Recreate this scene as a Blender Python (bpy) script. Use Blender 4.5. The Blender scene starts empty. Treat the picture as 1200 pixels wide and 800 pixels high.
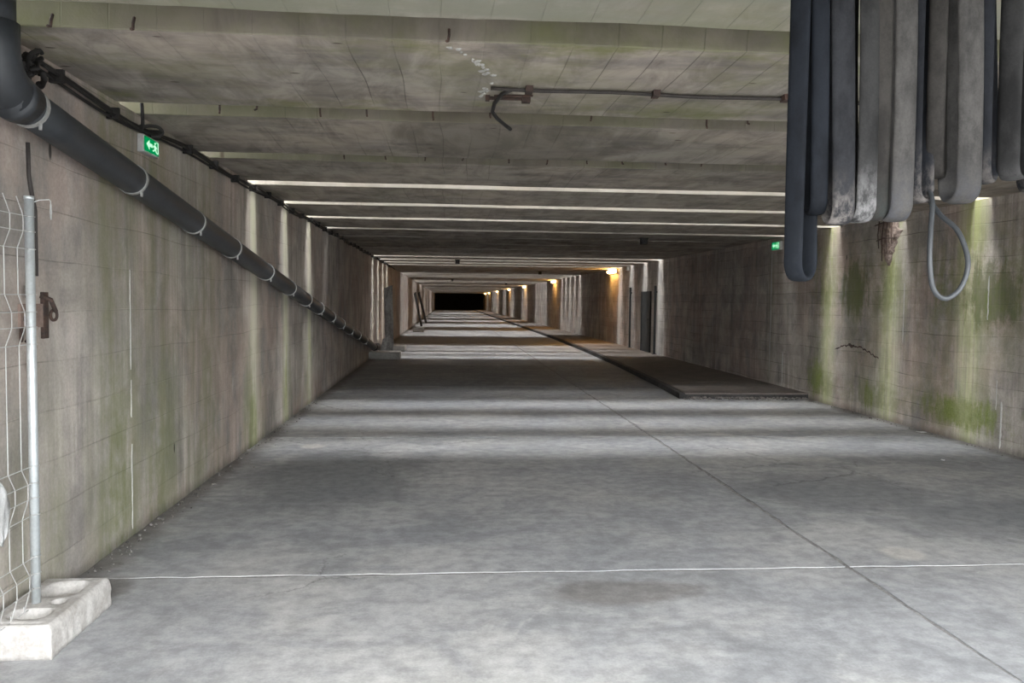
import bpy, math, random
from mathutils import Vector, Matrix, noise as mnoise
random.seed(7)
S = bpy.context.scene
COL = S.collection

# ------------------------------------------------------------------ camera
cam = bpy.data.objects.new('camera', bpy.data.cameras.new('camera'))
COL.objects.link(cam)
cam.data.sensor_width = 36.0
cam.data.lens = 950.0 / 1200.0 * 36.0
cam.data.clip_start = 0.05
cam.data.clip_end = 400
_R = Vector((0.99675895, -0.07964427, 0.01133046))      # camera right in the world
_D = Vector((0.00733334, -0.05030164, -0.99870715))     # camera down
_F = Vector((0.08011124, 0.99555338, -0.04955456))      # camera forward
cam.matrix_world = Matrix(((_R.x, -_D.x, -_F.x, 0.0),
                           (_R.y, -_D.y, -_F.y, 0.0),
                           (_R.z, -_D.z, -_F.z, 1.6),
                           (0, 0, 0, 1)))
S.camera = cam

# ------------------------------------------------------------------ sky and exposure
W = bpy.data.worlds.new('overcast_sky')
S.world = W
W.use_nodes = True
_nt = W.node_tree
_nt.nodes.clear()
_tc = _nt.nodes.new('ShaderNodeTexCoord')
_sp = _nt.nodes.new('ShaderNodeSeparateXYZ')
_rp = _nt.nodes.new('ShaderNodeValToRGB')
_bg = _nt.nodes.new('ShaderNodeBackground')
_wo = _nt.nodes.new('ShaderNodeOutputWorld')
_nt.links.new(_tc.outputs['Generated'], _sp.inputs[0])
_nt.links.new(_sp.outputs['Z'], _rp.inputs[0])
_e = _rp.color_ramp.elements                              # overcast dome: three times brighter at the zenith
_e[0].position = 0.0; _e[0].color = (0.30, 0.315, 0.33, 1)
_e[1].position = 1.0; _e[1].color = (0.97, 0.985, 1.0, 1)
_nt.links.new(_rp.outputs[0], _bg.inputs['Color'])
_bg.inputs['Strength'].default_value = 1.0
_nt.links.new(_bg.outputs[0], _wo.inputs[0])
S.view_settings.view_transform = 'Standard'
S.view_settings.look = 'None'
S.view_settings.gamma = 1.0
S.view_settings.use_curve_mapping = False
S.view_settings.exposure = 4.95

# ------------------------------------------------------------------ dimensions (metres)
XL, XR, ZC = -2.09, 6.12, 2.83          # left wall, right wall, underside of the roof
Y0, Y1 = -0.15, 139.0                    # roof front edge, far end wall
BT = 1.15                               # roof beam depth

# ------------------------------------------------------------------ mesh helper
class MB:
    def __init__(self):
        self.v = []; self.f = []
    def add(self, vs, fs):
        o = len(self.v)
        self.v += [tuple(p) for p in vs]
        self.f += [tuple(i + o for i in f) for f in fs]
        return self
    def box(self, x0, x1, y0, y1, z0, z1):
        return self.add([(x0,y0,z0),(x1,y0,z0),(x1,y1,z0),(x0,y1,z0),(x0,y0,z1),(x1,y0,z1),(x1,y1,z1),(x0,y1,z1)],
                        [(0,3,2,1),(4,5,6,7),(0,1,5,4),(1,2,6,5),(2,3,7,6),(3,0,4,7)])
    def obox(self, c, ax, ay, az):
        c, ax, ay, az = Vector(c), Vector(ax), Vector(ay), Vector(az)
        vs = [c + sx*ax + sy*ay + sz*az for sz in (-1,1) for (sx,sy) in ((-1,-1),(1,-1),(1,1),(-1,1))]
        return self.add(vs, [(0,3,2,1),(4,5,6,7),(0,1,5,4),(1,2,6,5),(2,3,7,6),(3,0,4,7)])
    def sweep(self, pts, section, wdir=None, closed=False):
        """section: list of (u,v); u runs along wdir (or a free frame), v along the normal"""
        pts = [Vector(p) for p in pts]; n = len(pts); m = len(section); rings = []
        up = None
        for i, p in enumerate(pts):
            a = pts[(i-1) % n] if closed or i else pts[0]
            b = pts[(i+1) % n] if closed or i < n-1 else pts[-1]
            t = (b - a).normalized()
            w = Vector(wdir[i] if isinstance(wdir, list) else wdir) if wdir is not None else up
            if w is None:
                w = Vector((0,0,1)) if abs(t.z) < 0.9 else Vector((1,0,0))
            w = (w - t * w.dot(t)).normalized()
            if wdir is None: up = w
            nn = t.cross(w)
            rings.append([p + w*u + nn*v for u, v in section])
        vs = [q for r in rings for q in r]; fs = []
        for i in range(n if closed else n-1):
            j = (i+1) % n
            for k in range(m):
                l = (k+1) % m
                fs.append((i*m+k, i*m+l, j*m+l, j*m+k))
        if not closed:
            fs.append(tuple(reversed(range(m)))); fs.append(tuple((n-1)*m + k for k in range(m)))
        return self.add(vs, fs)
    def tube(self, pts, r, seg=10, closed=False):
        return self.sweep(pts, [(r*math.cos(2*math.pi*k/seg), r*math.sin(2*math.pi*k/seg)) for k in range(seg)], closed=closed)
    def rings(self, rs):
        """list of closed rings of equal length, capped at both ends"""
        m = len(rs[0]); vs = [p for r in rs for p in r]; fs = []
        for i in range(len(rs)-1):
            for k in range(m):
                l = (k+1) % m
                fs.append((i*m+k, i*m+l, (i+1)*m+l, (i+1)*m+k))
        fs.append(tuple(reversed(range(m)))); fs.append(tuple((len(rs)-1)*m+k for k in range(m)))
        return self.add(vs, fs)

WLOC = {}
def obj(name, mb, mat, parent=None, smooth=False, label=None, bevel=0):
    xs = [p[0] for p in mb.v]; ys = [p[1] for p in mb.v]; zs = [p[2] for p in mb.v]
    loc = Vector(((min(xs)+max(xs))/2, (min(ys)+max(ys))/2, min(zs)))
    me = bpy.data.meshes.new(name)
    me.from_pydata([(p[0]-loc.x, p[1]-loc.y, p[2]-loc.z) for p in mb.v], [], mb.f)
    me.materials.append(mat)
    import bmesh
    bm = bmesh.new(); bm.from_mesh(me); bmesh.ops.recalc_face_normals(bm, faces=bm.faces); bm.to_mesh(me); bm.free()
    if smooth:
        for p in me.polygons: p.use_smooth = True
    o = bpy.data.objects.new(name, me); COL.objects.link(o)
    WLOC[o.name] = loc
    if parent is not None:
        o.parent = parent; o.location = loc - WLOC[parent.name]
    else:
        o.location = loc
    if bevel:
        b = o.modifiers.new('bevel', 'BEVEL'); b.width = bevel; b.segments = 2; b.limit_method = 'ANGLE'
    if label: o['label'] = label
    return o
def tag(o, label, cat, group=None):
    o['label'] = label; o['category'] = cat
    if group: o['group'] = group
    return o
def thing(name, loc, label, cat, group=None):
    o = bpy.data.objects.new(name, None); COL.objects.link(o); o.location = loc
    o.empty_display_size = 0.1
    WLOC[o.name] = Vector(loc)
    return tag(o, label, cat, group)
def struct(o):
    o['kind'] = 'structure'; return o
def dup(o, loc, label=None, group=None, parent=None):
    c = o.copy(); COL.objects.link(c); c.location = loc; WLOC[c.name] = Vector(loc)
    if label: c['label'] = label
    if group: c['group'] = group
    if parent: c.parent = parent
    for ch in o.children:
        d = ch.copy(); COL.objects.link(d); d.parent = c
        for g in ch.children:
            e = g.copy(); COL.objects.link(e); e.parent = d
    return c

def catmull(P, n=8):
    P = [Vector(p) for p in P]; out = []
    for i in range(len(P)-1):
        a, b, c, d = P[max(i-1,0)], P[i], P[i+1], P[min(i+2,len(P)-1)]
        for k in range(n):
            t = k/n
            out.append(0.5*((2*b)+(c-a)*t+(2*a-5*b+4*c-d)*t*t+(3*b-a-3*c+d)*t**3))
    out.append(P[-1]); return out

# ------------------------------------------------------------------ node helper
class G:
    def __init__(s, name):
        s.m = bpy.data.materials.new(name); s.m.use_nodes = True
        s.t = s.m.node_tree; s.t.nodes.clear()
        s.out = s.t.nodes.new('ShaderNodeOutputMaterial')
        s.b = s.t.nodes.new('ShaderNodeBsdfPrincipled')
        s.t.links.new(s.b.outputs[0], s.out.inputs[0])
        g = s.t.nodes.new('ShaderNodeNewGeometry'); s.P = g.outputs['Position']
        x = s.t.nodes.new('ShaderNodeSeparateXYZ'); s.t.links.new(s.P, x.inputs[0])
        s.x, s.y, s.z = x.outputs
    def put(s, sock, v):
        if isinstance(v, (int, float)): sock.default_value = v
        elif isinstance(v, tuple): sock.default_value = (v + (1,))[:len(sock.default_value)]
        else: s.t.links.new(v, sock)
    def M(s, op, a, b=0.0, c=0.0, clamp=False):
        n = s.t.nodes.new('ShaderNodeMath'); n.operation = op; n.use_clamp = clamp
        for i, v in enumerate((a, b, c)): s.put(n.inputs[i], v)
        return n.outputs[0]
    def V(s, x, y, z):
        n = s.t.nodes.new('ShaderNodeCombineXYZ')
        for i, v in enumerate((x, y, z)): s.put(n.inputs[i], v)
        return n.outputs[0]
    def sc(s, fx, fy, fz, off=0.0):
        return s.V(s.M('MULTIPLY_ADD', s.x, fx, off), s.M('MULTIPLY_ADD', s.y, fy, off*1.7), s.M('MULTIPLY_ADD', s.z, fz, off*0.6))
    def N(s, vec, scale=1.0, detail=3.0, rough=0.55, dist=0.0):
        n = s.t.nodes.new('ShaderNodeTexNoise'); s.put(n.inputs['Vector'], vec)
        n.inputs['Scale'].default_value = scale; n.inputs['Detail'].default_value = detail
        n.inputs['Roughness'].default_value = rough; n.inputs['Distortion'].default_value = dist
        return n.outputs['Fac']
    def VO(s, vec, scale, feature='F1', rnd=1.0):
        n = s.t.nodes.new('ShaderNodeTexVoronoi'); n.feature = feature
        s.put(n.inputs['Vector'], vec); n.inputs['Scale'].default_value = scale
        n.inputs['Randomness'].default_value = rnd
        return n.outputs['Distance']
    def WN(s, vec):
        n = s.t.nodes.new('ShaderNodeTexWhiteNoise'); s.put(n.inputs['Vector'], vec); return n.outputs['Value']
    def R(s, v, a, b, c=0.0, d=1.0):
        n = s.t.nodes.new('ShaderNodeMapRange'); n.interpolation_type = 'SMOOTHSTEP'
        for i, q in enumerate((v, a, b, c, d)): s.put(n.inputs[i], q)
        return n.outputs[0]
    def ramp(s, v, lo, hi, stops):
        """scalar profile over [lo,hi]: stops are (position, value)"""
        n = s.t.nodes.new('ShaderNodeValToRGB'); e = n.color_ramp.elements
        q = s.M('DIVIDE', s.M('SUBTRACT', v, lo), hi - lo)
        s.put(n.inputs[0], q)
        stops = sorted(stops)
        e[0].position = (stops[0][0]-lo)/(hi-lo); e[0].color = (stops[0][1],)*3 + (1,)
        e[1].position = (stops[-1][0]-lo)/(hi-lo); e[1].color = (stops[-1][1],)*3 + (1,)
        for p, k in stops[1:-1]:
            el = e.new((p-lo)/(hi-lo)); el.color = (k, k, k, 1)
        return n.outputs[0]
    def X(s, f, a, b, blend='MIX'):
        n = s.t.nodes.new('ShaderNodeMix'); n.data_type = 'RGBA'; n.blend_type = blend
        s.put(n.inputs[0], f); s.put(n.inputs[6], a); s.put(n.inputs[7], b)
        return n.outputs[2]
    def mul(s, col, f):      # multiply a colour by a scalar
        return s.X(1.0, col, s.V(f, f, f), 'MULTIPLY')
    def done(s, col, rough=0.9, bump=None, strength=0.4, dist=0.01, spec=0.3, metal=0.0):
        s.put(s.b.inputs['Base Color'], col); s.put(s.b.inputs['Roughness'], rough)
        s.put(s.b.inputs['Metallic'], metal); s.b.inputs['Specular IOR Level'].default_value = spec
        if bump is not None:
            n = s.t.nodes.new('ShaderNodeBump'); n.inputs['Strength'].default_value = strength
            n.inputs['Distance'].default_value = dist; s.put(n.inputs['Height'], bump)
            s.t.links.new(n.outputs[0], s.b.inputs['Normal'])
        return s.m

GAPW = 0.30
# start of each joint between two roof beams, and whether it is open to the sky
GAPS = [(1.87,0.06,0),(3.62,0.31,0),(5.38,0.31,0),(7.08,0.33,0),(8.76,0.29,1),(10.49,0.29,1),(12.30,0.30,1),(14.13,0.30,2)]
y = 15.9
while y < 22: GAPS.append((y, 0.07, 0)); y += 1.74
for g in (22.82,24.62,26.45,28.2): GAPS.append((g-0.04,0.42,1))
for g in (30.2,32.0,33.7,35.4): GAPS.append((g,0.07,0))
for g in (37.1,38.55,40.0,41.45,42.9): GAPS.append((g-0.04,0.42,1))
for g in (44.9,46.6,48.3): GAPS.append((g,0.07,0))
for g in (50.0,51.4,52.75,54.1,55.5): GAPS.append((g-0.04,0.42,1))
for g in (57.3,59.1,60.8): GAPS.append((g,0.07,0))
for g in (62.4,64.1,65.8): GAPS.append((g,0.46,1))
for g in (67.6,69.4,71.2,73.0): GAPS.append((g,0.07,0))
for g in (74.7,76.3,77.9): GAPS.append((g,0.46,1))
for g in (79.8,81.5,83.2): GAPS.append((g,0.07,0))
for g in (84.8,86.5,88.2): GAPS.append((g,0.46,1))
for g in (90.1,91.9,93.7,95.5): GAPS.append((g,0.07,0))
for g in (97.2,99.0,100.8,103.0,105.2,107.4,109.6): GAPS.append((g,0.48,1))
for g in (111.6,113.4,115.2,117.0,118.8,120.6): GAPS.append((g,0.07,0))
for g in (122.4,124.2): GAPS.append((g,0.46,1))
for g in (126.1,127.9,129.7,131.5,133.3,135.1,136.9): GAPS.append((g,0.07,0))
OPEN = [g for g in GAPS if g[2] == 1]

def gap_profile(lo, hi, w=0.16, shift=0.0):
    st = [(lo,0.0)]
    for g, gw, o in OPEN:
        c = g + gw/2 + shift
        if c + w < hi and c - w > st[-1][0]:
            st += [(c-w,0.0),(c-0.05,1.0),(c+0.08,1.0),(c+w+0.03,0.0)]
    return st

# ------------------------------------------------------------------ materials
def board_lines(s, coord, pitch, other, per=2.6, width=0.035):
    q = s.M('DIVIDE', s.M('ADD', coord, s.M('MULTIPLY', s.N(s.P, 0.8, 1), 0.09)), pitch)
    idx = s.M('FLOOR', q); fr = s.M('FRACT', q)
    seg = s.M('FLOOR', s.M('DIVIDE', s.M('ADD', other, s.M('MULTIPLY', s.WN(s.V(idx, 3.1, 0.7)), per)), per))
    tone = s.WN(s.V(idx, seg, 1.3))
    d = s.M('MINIMUM', fr, s.M('SUBTRACT', 1.0, fr))
    line = s.R(d, 0.0, width, 1.0, 0.0)
    return tone, line

def mat_wall(name, side):
    s = G(name)
    tone, line = board_lines(s, s.z, 0.185 if side == 'right' else 0.26, s.M('MULTIPLY', s.y, 0.0), 2.7, 0.04 if side == 'right' else 0.022)
    big = s.N(s.P, 0.55, 4, 0.6)
    mid = s.N(s.sc(1,1,0.6,3.0), 2.6, 5, 0.62)
    strk = s.N(s.sc(1,7.0,0.28,5.0), 1.3, 4, 0.6)
    strf = s.N(s.sc(1,26.0,0.5,9.0), 1.0, 3, 0.6)
    grain = s.N(s.P, 55, 3, 0.65)
    c = s.X(s.R(big, 0.40, 0.60), (0.415,0.338,0.298), (0.44,0.40,0.36))
    c = s.X(s.R(mid, 0.45, 0.66), c, (0.30,0.275,0.258))
    c = s.X(s.R(s.N(s.sc(1,0.9,0.5,21.0), 3.4, 6, 0.72), 0.55, 0.7, 0.0, 0.6), c, (0.49,0.44,0.40))
    zone = s.R(s.N(s.sc(1,0.8,0.35,33.0), 1.1, 3), 0.40, 0.62, 0.15, 1.0)
    c = s.mul(c, s.M('MULTIPLY_ADD', s.M('SUBTRACT', s.R(strk, 0.3, 0.7, 0.76, 1.16), 1.0), zone, 1.0))
    c = s.mul(c, s.M('MULTIPLY_ADD', s.M('SUBTRACT', s.R(strf, 0.25, 0.75, 0.84, 1.14), 1.0), zone, 1.0))
    blot = s.N(s.sc(1,1.0,0.8,41.0), 1.7, 6, 0.72, 0.6)
    c = s.mul(c, s.R(blot, 0.35, 0.66, 0.80, 1.14))
    c = s.mul(c, s.M('MULTIPLY_ADD', tone, 0.20 if side == 'right' else 0.06, 0.90 if side == 'right' else 0.96))
    c = s.mul(c, s.M('MULTIPLY_ADD', s.M('MULTIPLY', line, s.R(s.N(s.sc(1,0.8,3.0,14.0), 1.2, 3), 0.42, 0.6)), -0.6 if side == 'right' else -0.28, 1.0))
    c = s.mul(c, s.R(grain, 0.2, 0.8, 0.88, 1.12))
    # lime below each open roof joint, paled further to paint in the daylight stripe
    gp = s.ramp(s.y, 6.0, 30.0, gap_profile(6.0, 30.0, 0.20 if side == 'left' else 0.30, 0.08 if side == 'left' else 0.15)[:30])
    lime = s.M('MULTIPLY', gp, s.R(s.M('ADD', strf, s.M('MULTIPLY', strk, 0.6)), 0.5, 0.95, 0.25, 1.0))
    c = s.X(s.M('MULTIPLY', lime, 0.85 if side == 'left' else 0.7), c, (0.66,0.635,0.50) if side == 'left' else s.X(s.R(s.y, 15.0, 18.0), (0.60,0.60,0.38), (0.55,0.53,0.49)))
    yg = s.M('MULTIPLY', s.M('MULTIPLY', lime, s.R(s.y, 15.0, 18.0, 1.0, 0.0)), s.M('MULTIPLY', s.R(s.z, 0.5, 1.6, 0.8, 0.25) if side == 'left' else s.R(s.z, 0.9, 2.6, 0.35, 0.9), s.R(mid, 0.38, 0.58)))
    c = s.X(yg, c, (0.36,0.385,0.15))
    # algae
    if side == 'left':
        prof = [(3.0,0.2),(3.9,0.15),(4.25,0.55),(4.5,0.5),(4.7,0.1),(5.0,0.35),(5.12,0.95),(5.42,1.0),(5.55,0.75),(5.75,0.45),
                (6.0,0.95),(6.35,0.7),(6.6,0.25),(6.9,0.55),(7.3,0.75),(7.7,0.2),(8.3,0.05),(8.55,0.45),(8.85,1.0),(9.3,0.75),(9.6,0.1),
                (10.4,0.1),(10.65,0.75),(11.0,0.55),(11.3,0.05),(12.6,0.5),(13.2,0.0),(16,0.0)]
        ga = s.ramp(s.y, 3.0, 16.0, prof)
        low = s.ramp(s.y, 3.0, 16.0, [(3.0,1),(4.7,1),(4.95,0.35),(8.3,0.3),(8.6,0.9),(14,0.9)])
        zf = s.M('MULTIPLY_ADD', s.R(s.z, 0.3, 1.5, 1.0, 0.0), low, s.M('SUBTRACT', 1.0, low))
        nz = s.R(s.M('ADD', s.M('MULTIPLY', s.N(s.sc(1,5.0,0.7,2.0), 1.0, 5, 0.65), 0.75), s.M('MULTIPLY', s.N(s.P, 7, 4, 0.7), 0.35)), 0.42, 0.66)
        al = s.M('MULTIPLY', s.M('MULTIPLY', ga, zf), nz)
        wet = s.M('MULTIPLY', ga, 0.5)
        c = s.X(wet, c, s.X(0.55, c, (0.27,0.265,0.215)))
        c = s.X(s.M('MULTIPLY', al, 0.85), c, (0.175,0.19,0.085))
    else:
        prof = [(6.0,0.5),(8.0,0.6),(8.7,1.0),(9.0,1.0),(9.2,0.55),(9.5,0.95),(9.9,0.8),(10.3,0.5),(10.7,0.7),(11.05,0.9),(11.25,0.6),(11.6,0.8),
                (12.0,0.4),(12.5,0.55),(12.75,0.85),(13.15,0.8),(13.35,0.15),(14.5,0.1),(15.0,0.3),(15.3,0.0),(17,0.0)]
        ga = s.ramp(s.y, 6.0, 17.0, prof)
        band = s.ramp(s.z, 0.0, 2.9, [(0.0,0.15),(0.12,0.55),(0.2,1.0),(0.42,1.0),(0.56,0.5),(0.85,0.45),(1.2,0.5),(1.42,0.65),(1.6,1.0),(2.1,1.0),(2.35,0.5),(2.7,0.15),(2.9,0.1)])
        nz = s.R(s.M('ADD', s.M('MULTIPLY', s.N(s.sc(1,3.2,0.8,2.0), 1.0, 5, 0.65), 0.75), s.M('MULTIPLY', s.N(s.P, 8, 4, 0.7), 0.4)), 0.48, 0.66)
        al = s.M('MULTIPLY', s.M('MULTIPLY', ga, band), nz)
        # two thick moss patches low on the wall
        def blob(y0, z0, ry, rz):
            dy = s.M('DIVIDE', s.M('SUBTRACT', s.y, y0), ry); dz = s.M('DIVIDE', s.M('SUBTRACT', s.z, z0), rz)
            d = s.M('SQRT', s.M('ADD', s.M('MULTIPLY', dy, dy), s.M('MULTIPLY', dz, dz)))
            nn = s.M('ADD', s.M('MULTIPLY', s.N(s.sc(1,9.0,1.6,z0), 1.0, 5, 0.7), 0.65), s.M('MULTIPLY', s.N(s.P, 11, 5, 0.75), 0.35))
            d = s.M('ADD', d, s.M('MULTIPLY', s.M('SUBTRACT', nn, 0.5), 3.4))
            return s.R(d, 0.5, 1.15, 1.0, 0.0)
        moss = s.M('MAXIMUM', blob(9.15, 0.33, 0.75, 0.22), s.M('MAXIMUM', blob(13.0, 0.42, 0.32, 0.32), blob(11.3, 0.28, 0.16, 0.24)))
        dark = s.M('MAXIMUM', blob(8.7, 1.75, 0.55, 0.42), s.M('MAXIMUM', blob(11.8, 1.85, 0.45, 0.45), blob(7.9, 1.8, 0.35, 0.4)))
        c = s.X(s.M('MULTIPLY', dark, 0.72), c, (0.10,0.118,0.05))
        c = s.X(s.M('MULTIPLY', al, 0.72), c, (0.15,0.175,0.06))
        c = s.X(s.M('MULTIPLY', moss, s.R(mid, 0.3, 0.65, 0.9, 0.5)), c, s.X(s.R(grain, 0.3, 0.7), (0.13,0.17,0.035), (0.215,0.25,0.07)))
    # tie holes and rust marks
    hole = s.VO(s.sc(0,1.0,0.36,1.0), 2.9)
    c = s.mul(c, s.R(hole, 0.03, 0.06, 0.2, 1.0))
    # damp foot
    foot = s.R(s.M('ADD', s.z, s.M('MULTIPLY', mid, 0.12)), 0.05, 0.16, 0.55, 1.0)
    c = s.mul(c, foot)
    h = s.M('ADD', s.M('MULTIPLY', line, -0.5), s.M('ADD', s.M('MULTIPLY', tone, 0.25), s.M('ADD', s.M('MULTIPLY', mid, 0.5), s.M('MULTIPLY', grain, 0.35))))
    return s.done(c, 0.88, h, 0.45, 0.012, 0.25)

def mat_roof():
    s = G('roof_concrete')
    tone, line = board_lines(s, s.x, 0.215, s.M('MULTIPLY', s.y, 0.0), 1.75, 0.02)
    big = s.N(s.P, 0.7, 4, 0.6)
    mid = s.N(s.sc(0.6,1.6,1.0,4.0), 2.2, 5, 0.65)
    grain = s.N(s.P, 50, 3, 0.65)
    dirt = s.N(s.sc(2.0,0.8,1.0,7.0), 1.6, 5, 0.7, 0.6)
    c = s.X(s.R(big, 0.38, 0.64), (0.40,0.348,0.296), (0.345,0.312,0.272))
    c = s.X(s.R(mid, 0.45, 0.64, 0.0, 0.8), c, (0.235,0.212,0.192))
    c = s.mul(c, s.M('MULTIPLY_ADD', tone, 0.06, 0.97))
    lm = s.R(s.N(s.sc(0.9,0.5,1,11.0), 1.3, 2), 0.45, 0.6)
    c = s.mul(c, s.M('MULTIPLY_ADD', s.M('MULTIPLY', line, lm), -0.55, 1.0))
    c = s.mul(c, s.R(dirt, 0.34, 0.62, 0.70, 1.16))
    near = s.ramp(s.y, -2.0, 16.0, [(-2.0,1.0),(3.6,1.0),(5.4,0.95),(6.0,0.5),(8.0,0.3),(10.5,0.35),(14.0,0.1),(16,0.0)])
    edge = s.ramp(s.y, -2.0, 16.0, [(-2,0.4),(3.3,0.4),(3.6,0.6),(3.9,1.0),(4.05,0.9),(4.3,0.5),(4.9,0.3),(5.25,0.9),(5.4,1.0),(5.7,0.3),(8.4,0.3),(9.2,0.6),(12,0.3),(16,0.0)])
    al = s.M('MULTIPLY', s.M('MULTIPLY', near, edge), s.R(s.N(s.sc(1.0,1.6,1.0,1.0), 1.4, 5, 0.68), 0.42, 0.66))
    c = s.X(s.M('MULTIPLY', al, 0.85), c, (0.19,0.20,0.075))
    pale = s.ramp(s.y, -2.0, 16.0, [(-2,1.0),(3.60,1.0),(3.68,0.0),(16,0.0)])   # lichen-bleached lintel
    c = s.X(s.M('MULTIPLY', pale, s.R(mid, 0.3, 0.6, 0.35, 0.85)), c, (0.27,0.272,0.215))
    # faces inside the joints: moss and painted shade near the entrance, lime and painted daylight deeper in
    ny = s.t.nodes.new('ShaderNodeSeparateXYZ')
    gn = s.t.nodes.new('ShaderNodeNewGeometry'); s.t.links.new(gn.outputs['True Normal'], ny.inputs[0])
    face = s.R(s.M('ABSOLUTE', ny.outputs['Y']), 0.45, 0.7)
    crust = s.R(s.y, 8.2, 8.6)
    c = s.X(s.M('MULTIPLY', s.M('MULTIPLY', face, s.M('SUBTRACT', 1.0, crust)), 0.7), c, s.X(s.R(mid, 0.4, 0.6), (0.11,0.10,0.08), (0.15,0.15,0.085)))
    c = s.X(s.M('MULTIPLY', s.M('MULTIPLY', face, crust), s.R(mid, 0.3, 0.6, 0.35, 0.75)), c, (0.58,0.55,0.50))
    stain = s.M('MULTIPLY', s.R(s.N(s.P, 0.5, 3, 0.6, 1.0), 0.60, 0.68), 0.45)
    c = s.X(stain, c, (0.13,0.11,0.085))
    spots = s.VO(s.sc(1.0,2.8,0.0,2.0), 2.1)
    c = s.X(s.R(spots, 0.04, 0.075, 0.85, 0.0), c, (0.05,0.03,0.02))
    h = s.M('ADD', s.M('MULTIPLY', line, -0.5), s.M('ADD', s.M('MULTIPLY', tone, 0.2), s.M('ADD', s.M('MULTIPLY', mid, 0.7), s.M('MULTIPLY', grain, 0.35))))
    return s.done(c, 0.9, h, 0.5, 0.012, 0.25)

def mat_floor(name='floor_concrete', base=1.0):
    s = G(name)
    big = s.N(s.P, 0.42, 4, 0.62, 0.4)
    mid = s.N(s.sc(1,1,1,3.0), 1.5, 6, 0.68, 0.8)
    fine = s.N(s.P, 9, 5, 0.7)
    grain = s.N(s.P, 80, 2, 0.6)
    c = s.X(s.R(big, 0.36, 0.62), (0.335,0.340,0.350), (0.415,0.410,0.400))
    c = s.X(s.R(mid, 0.48, 0.66, 0.0, 0.6), c, (0.225,0.23,0.24))
    c = s.X(s.R(s.N(s.sc(0.55,1.3,1,31.0), 2.6, 6, 0.72, 0.5), 0.46, 0.68, 0.0, 0.6), c, (0.24,0.245,0.255))
    c = s.X(s.R(s.N(s.sc(1,1,1,12.0), 0.9, 5, 0.7, 1.2), 0.58, 0.72, 0.0, 0.6), c, (0.48,0.47,0.455))
    # the middle slabs are darker, the far ones browner
    slab_tone = s.ramp(s.y, 0.0, 30.0, [(0,0.0),(4.68,0.0),(4.74,0.22),(6.5,0.22),(8.5,0.18),(9.5,0.15),(13,0.1),(15,0.45),(22,0.5),(30,0.4)])
    c = s.X(s.M('MULTIPLY', slab_tone, s.R(mid, 0.32, 0.62)), c, (0.205,0.215,0.235))
    c = s.X(s.R(s.y, 14.0, 30.0, 0.0, 0.6), c, s.X(1.0, c, (0.92,0.86,0.80), 'MULTIPLY'))
    def blob(x0, y0, rx, ry, w=1.2):
        dx = s.M('DIVIDE', s.M('SUBTRACT', s.x, x0), rx); dy = s.M('DIVIDE', s.M('SUBTRACT', s.y, y0), ry)
        d = s.M('SQRT', s.M('ADD', s.M('MULTIPLY', dx, dx), s.M('MULTIPLY', dy, dy)))
        d = s.M('ADD', d, s.M('MULTIPLY', s.M('SUBTRACT', s.N(s.P, 2.2, 5, 0.7), 0.5), w))
        return s.R(d, 0.55, 1.1, 1.0, 0.0)
    dk = s.M('MAXIMUM', blob(3.3, 6.7, 1.0, 0.9), s.M('MAXIMUM', blob(4.3, 5.7, 1.2, 0.7), blob(-1.0, 7.3, 0.9, 1.3)))
    c = s.X(s.M('MULTIPLY', dk, 0.62), c, (0.17,0.175,0.188))
    c = s.X(s.M('MULTIPLY', s.M('MAXIMUM', blob(-1.9, 4.55, 0.25, 0.22), blob(1.0,4.35,0.5,0.22)), 0.6), c, (0.15,0.135,0.125))
    c = s.X(s.M('MULTIPLY', s.M('MAXIMUM', blob(-1.45, 8.9, 0.16, 0.16, 0.5), blob(2.95, 4.95, 0.16, 0.16, 0.6)), 0.7), c, (0.52,0.50,0.46))
    # dirt lying along the foot of both walls
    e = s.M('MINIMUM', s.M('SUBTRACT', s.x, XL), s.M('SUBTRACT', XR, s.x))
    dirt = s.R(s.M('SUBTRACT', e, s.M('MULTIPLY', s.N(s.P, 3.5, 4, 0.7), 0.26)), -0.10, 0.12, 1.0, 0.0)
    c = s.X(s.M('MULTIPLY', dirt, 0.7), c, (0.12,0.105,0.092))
    ck = s.VO(s.V(s.M('ADD', s.x, s.M('MULTIPLY', mid, 0.9)), s.M('ADD', s.y, s.M('MULTIPLY', fine, 0.25)), 0.0), 0.36, 'DISTANCE_TO_EDGE')
    crack = s.M('MULTIPLY', s.R(ck, 0.0, 0.006, 1.0, 0.0), s.R(big, 0.45, 0.6))
    c = s.mul(c, s.M('MULTIPLY_ADD', crack, -0.35, 1.0))
    c = s.mul(c, s.R(fine, 0.3, 0.7, 0.80, 1.15))
    c = s.mul(c, s.R(grain, 0.2, 0.8, 0.92, 1.08))
    c = s.mul(c, base)
    h = s.M('ADD', s.M('MULTIPLY', fine, 0.5), s.M('ADD', s.M('MULTIPLY', grain, 0.25), s.M('MULTIPLY', crack, -0.6)))
    return s.done(c, s.R(mid, 0.4, 0.7, 0.82, 0.6), h, 0.3, 0.008, 0.3)

def mat_simple(name, col, rough=0.7, var=0.2, scale=6.0, metal=0.0, bump=0.2, col2=None, spec=0.4, stretch=(1,1,1)):
    s = G(name)
    n = s.N(s.sc(*stretch), scale, 5, 0.65)
    f = s.N(s.sc(1,1,1,4.0), scale*7, 3, 0.6)
    c = s.X(s.R(n, 0.35, 0.68), col, col2 or tuple(q*(1-var) for q in col))
    c = s.mul(c, s.R(f, 0.25, 0.75, 1-var*0.5, 1+var*0.4))
    return s.done(c, rough, s.M('ADD', n, f), bump, 0.004, spec, metal)

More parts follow.
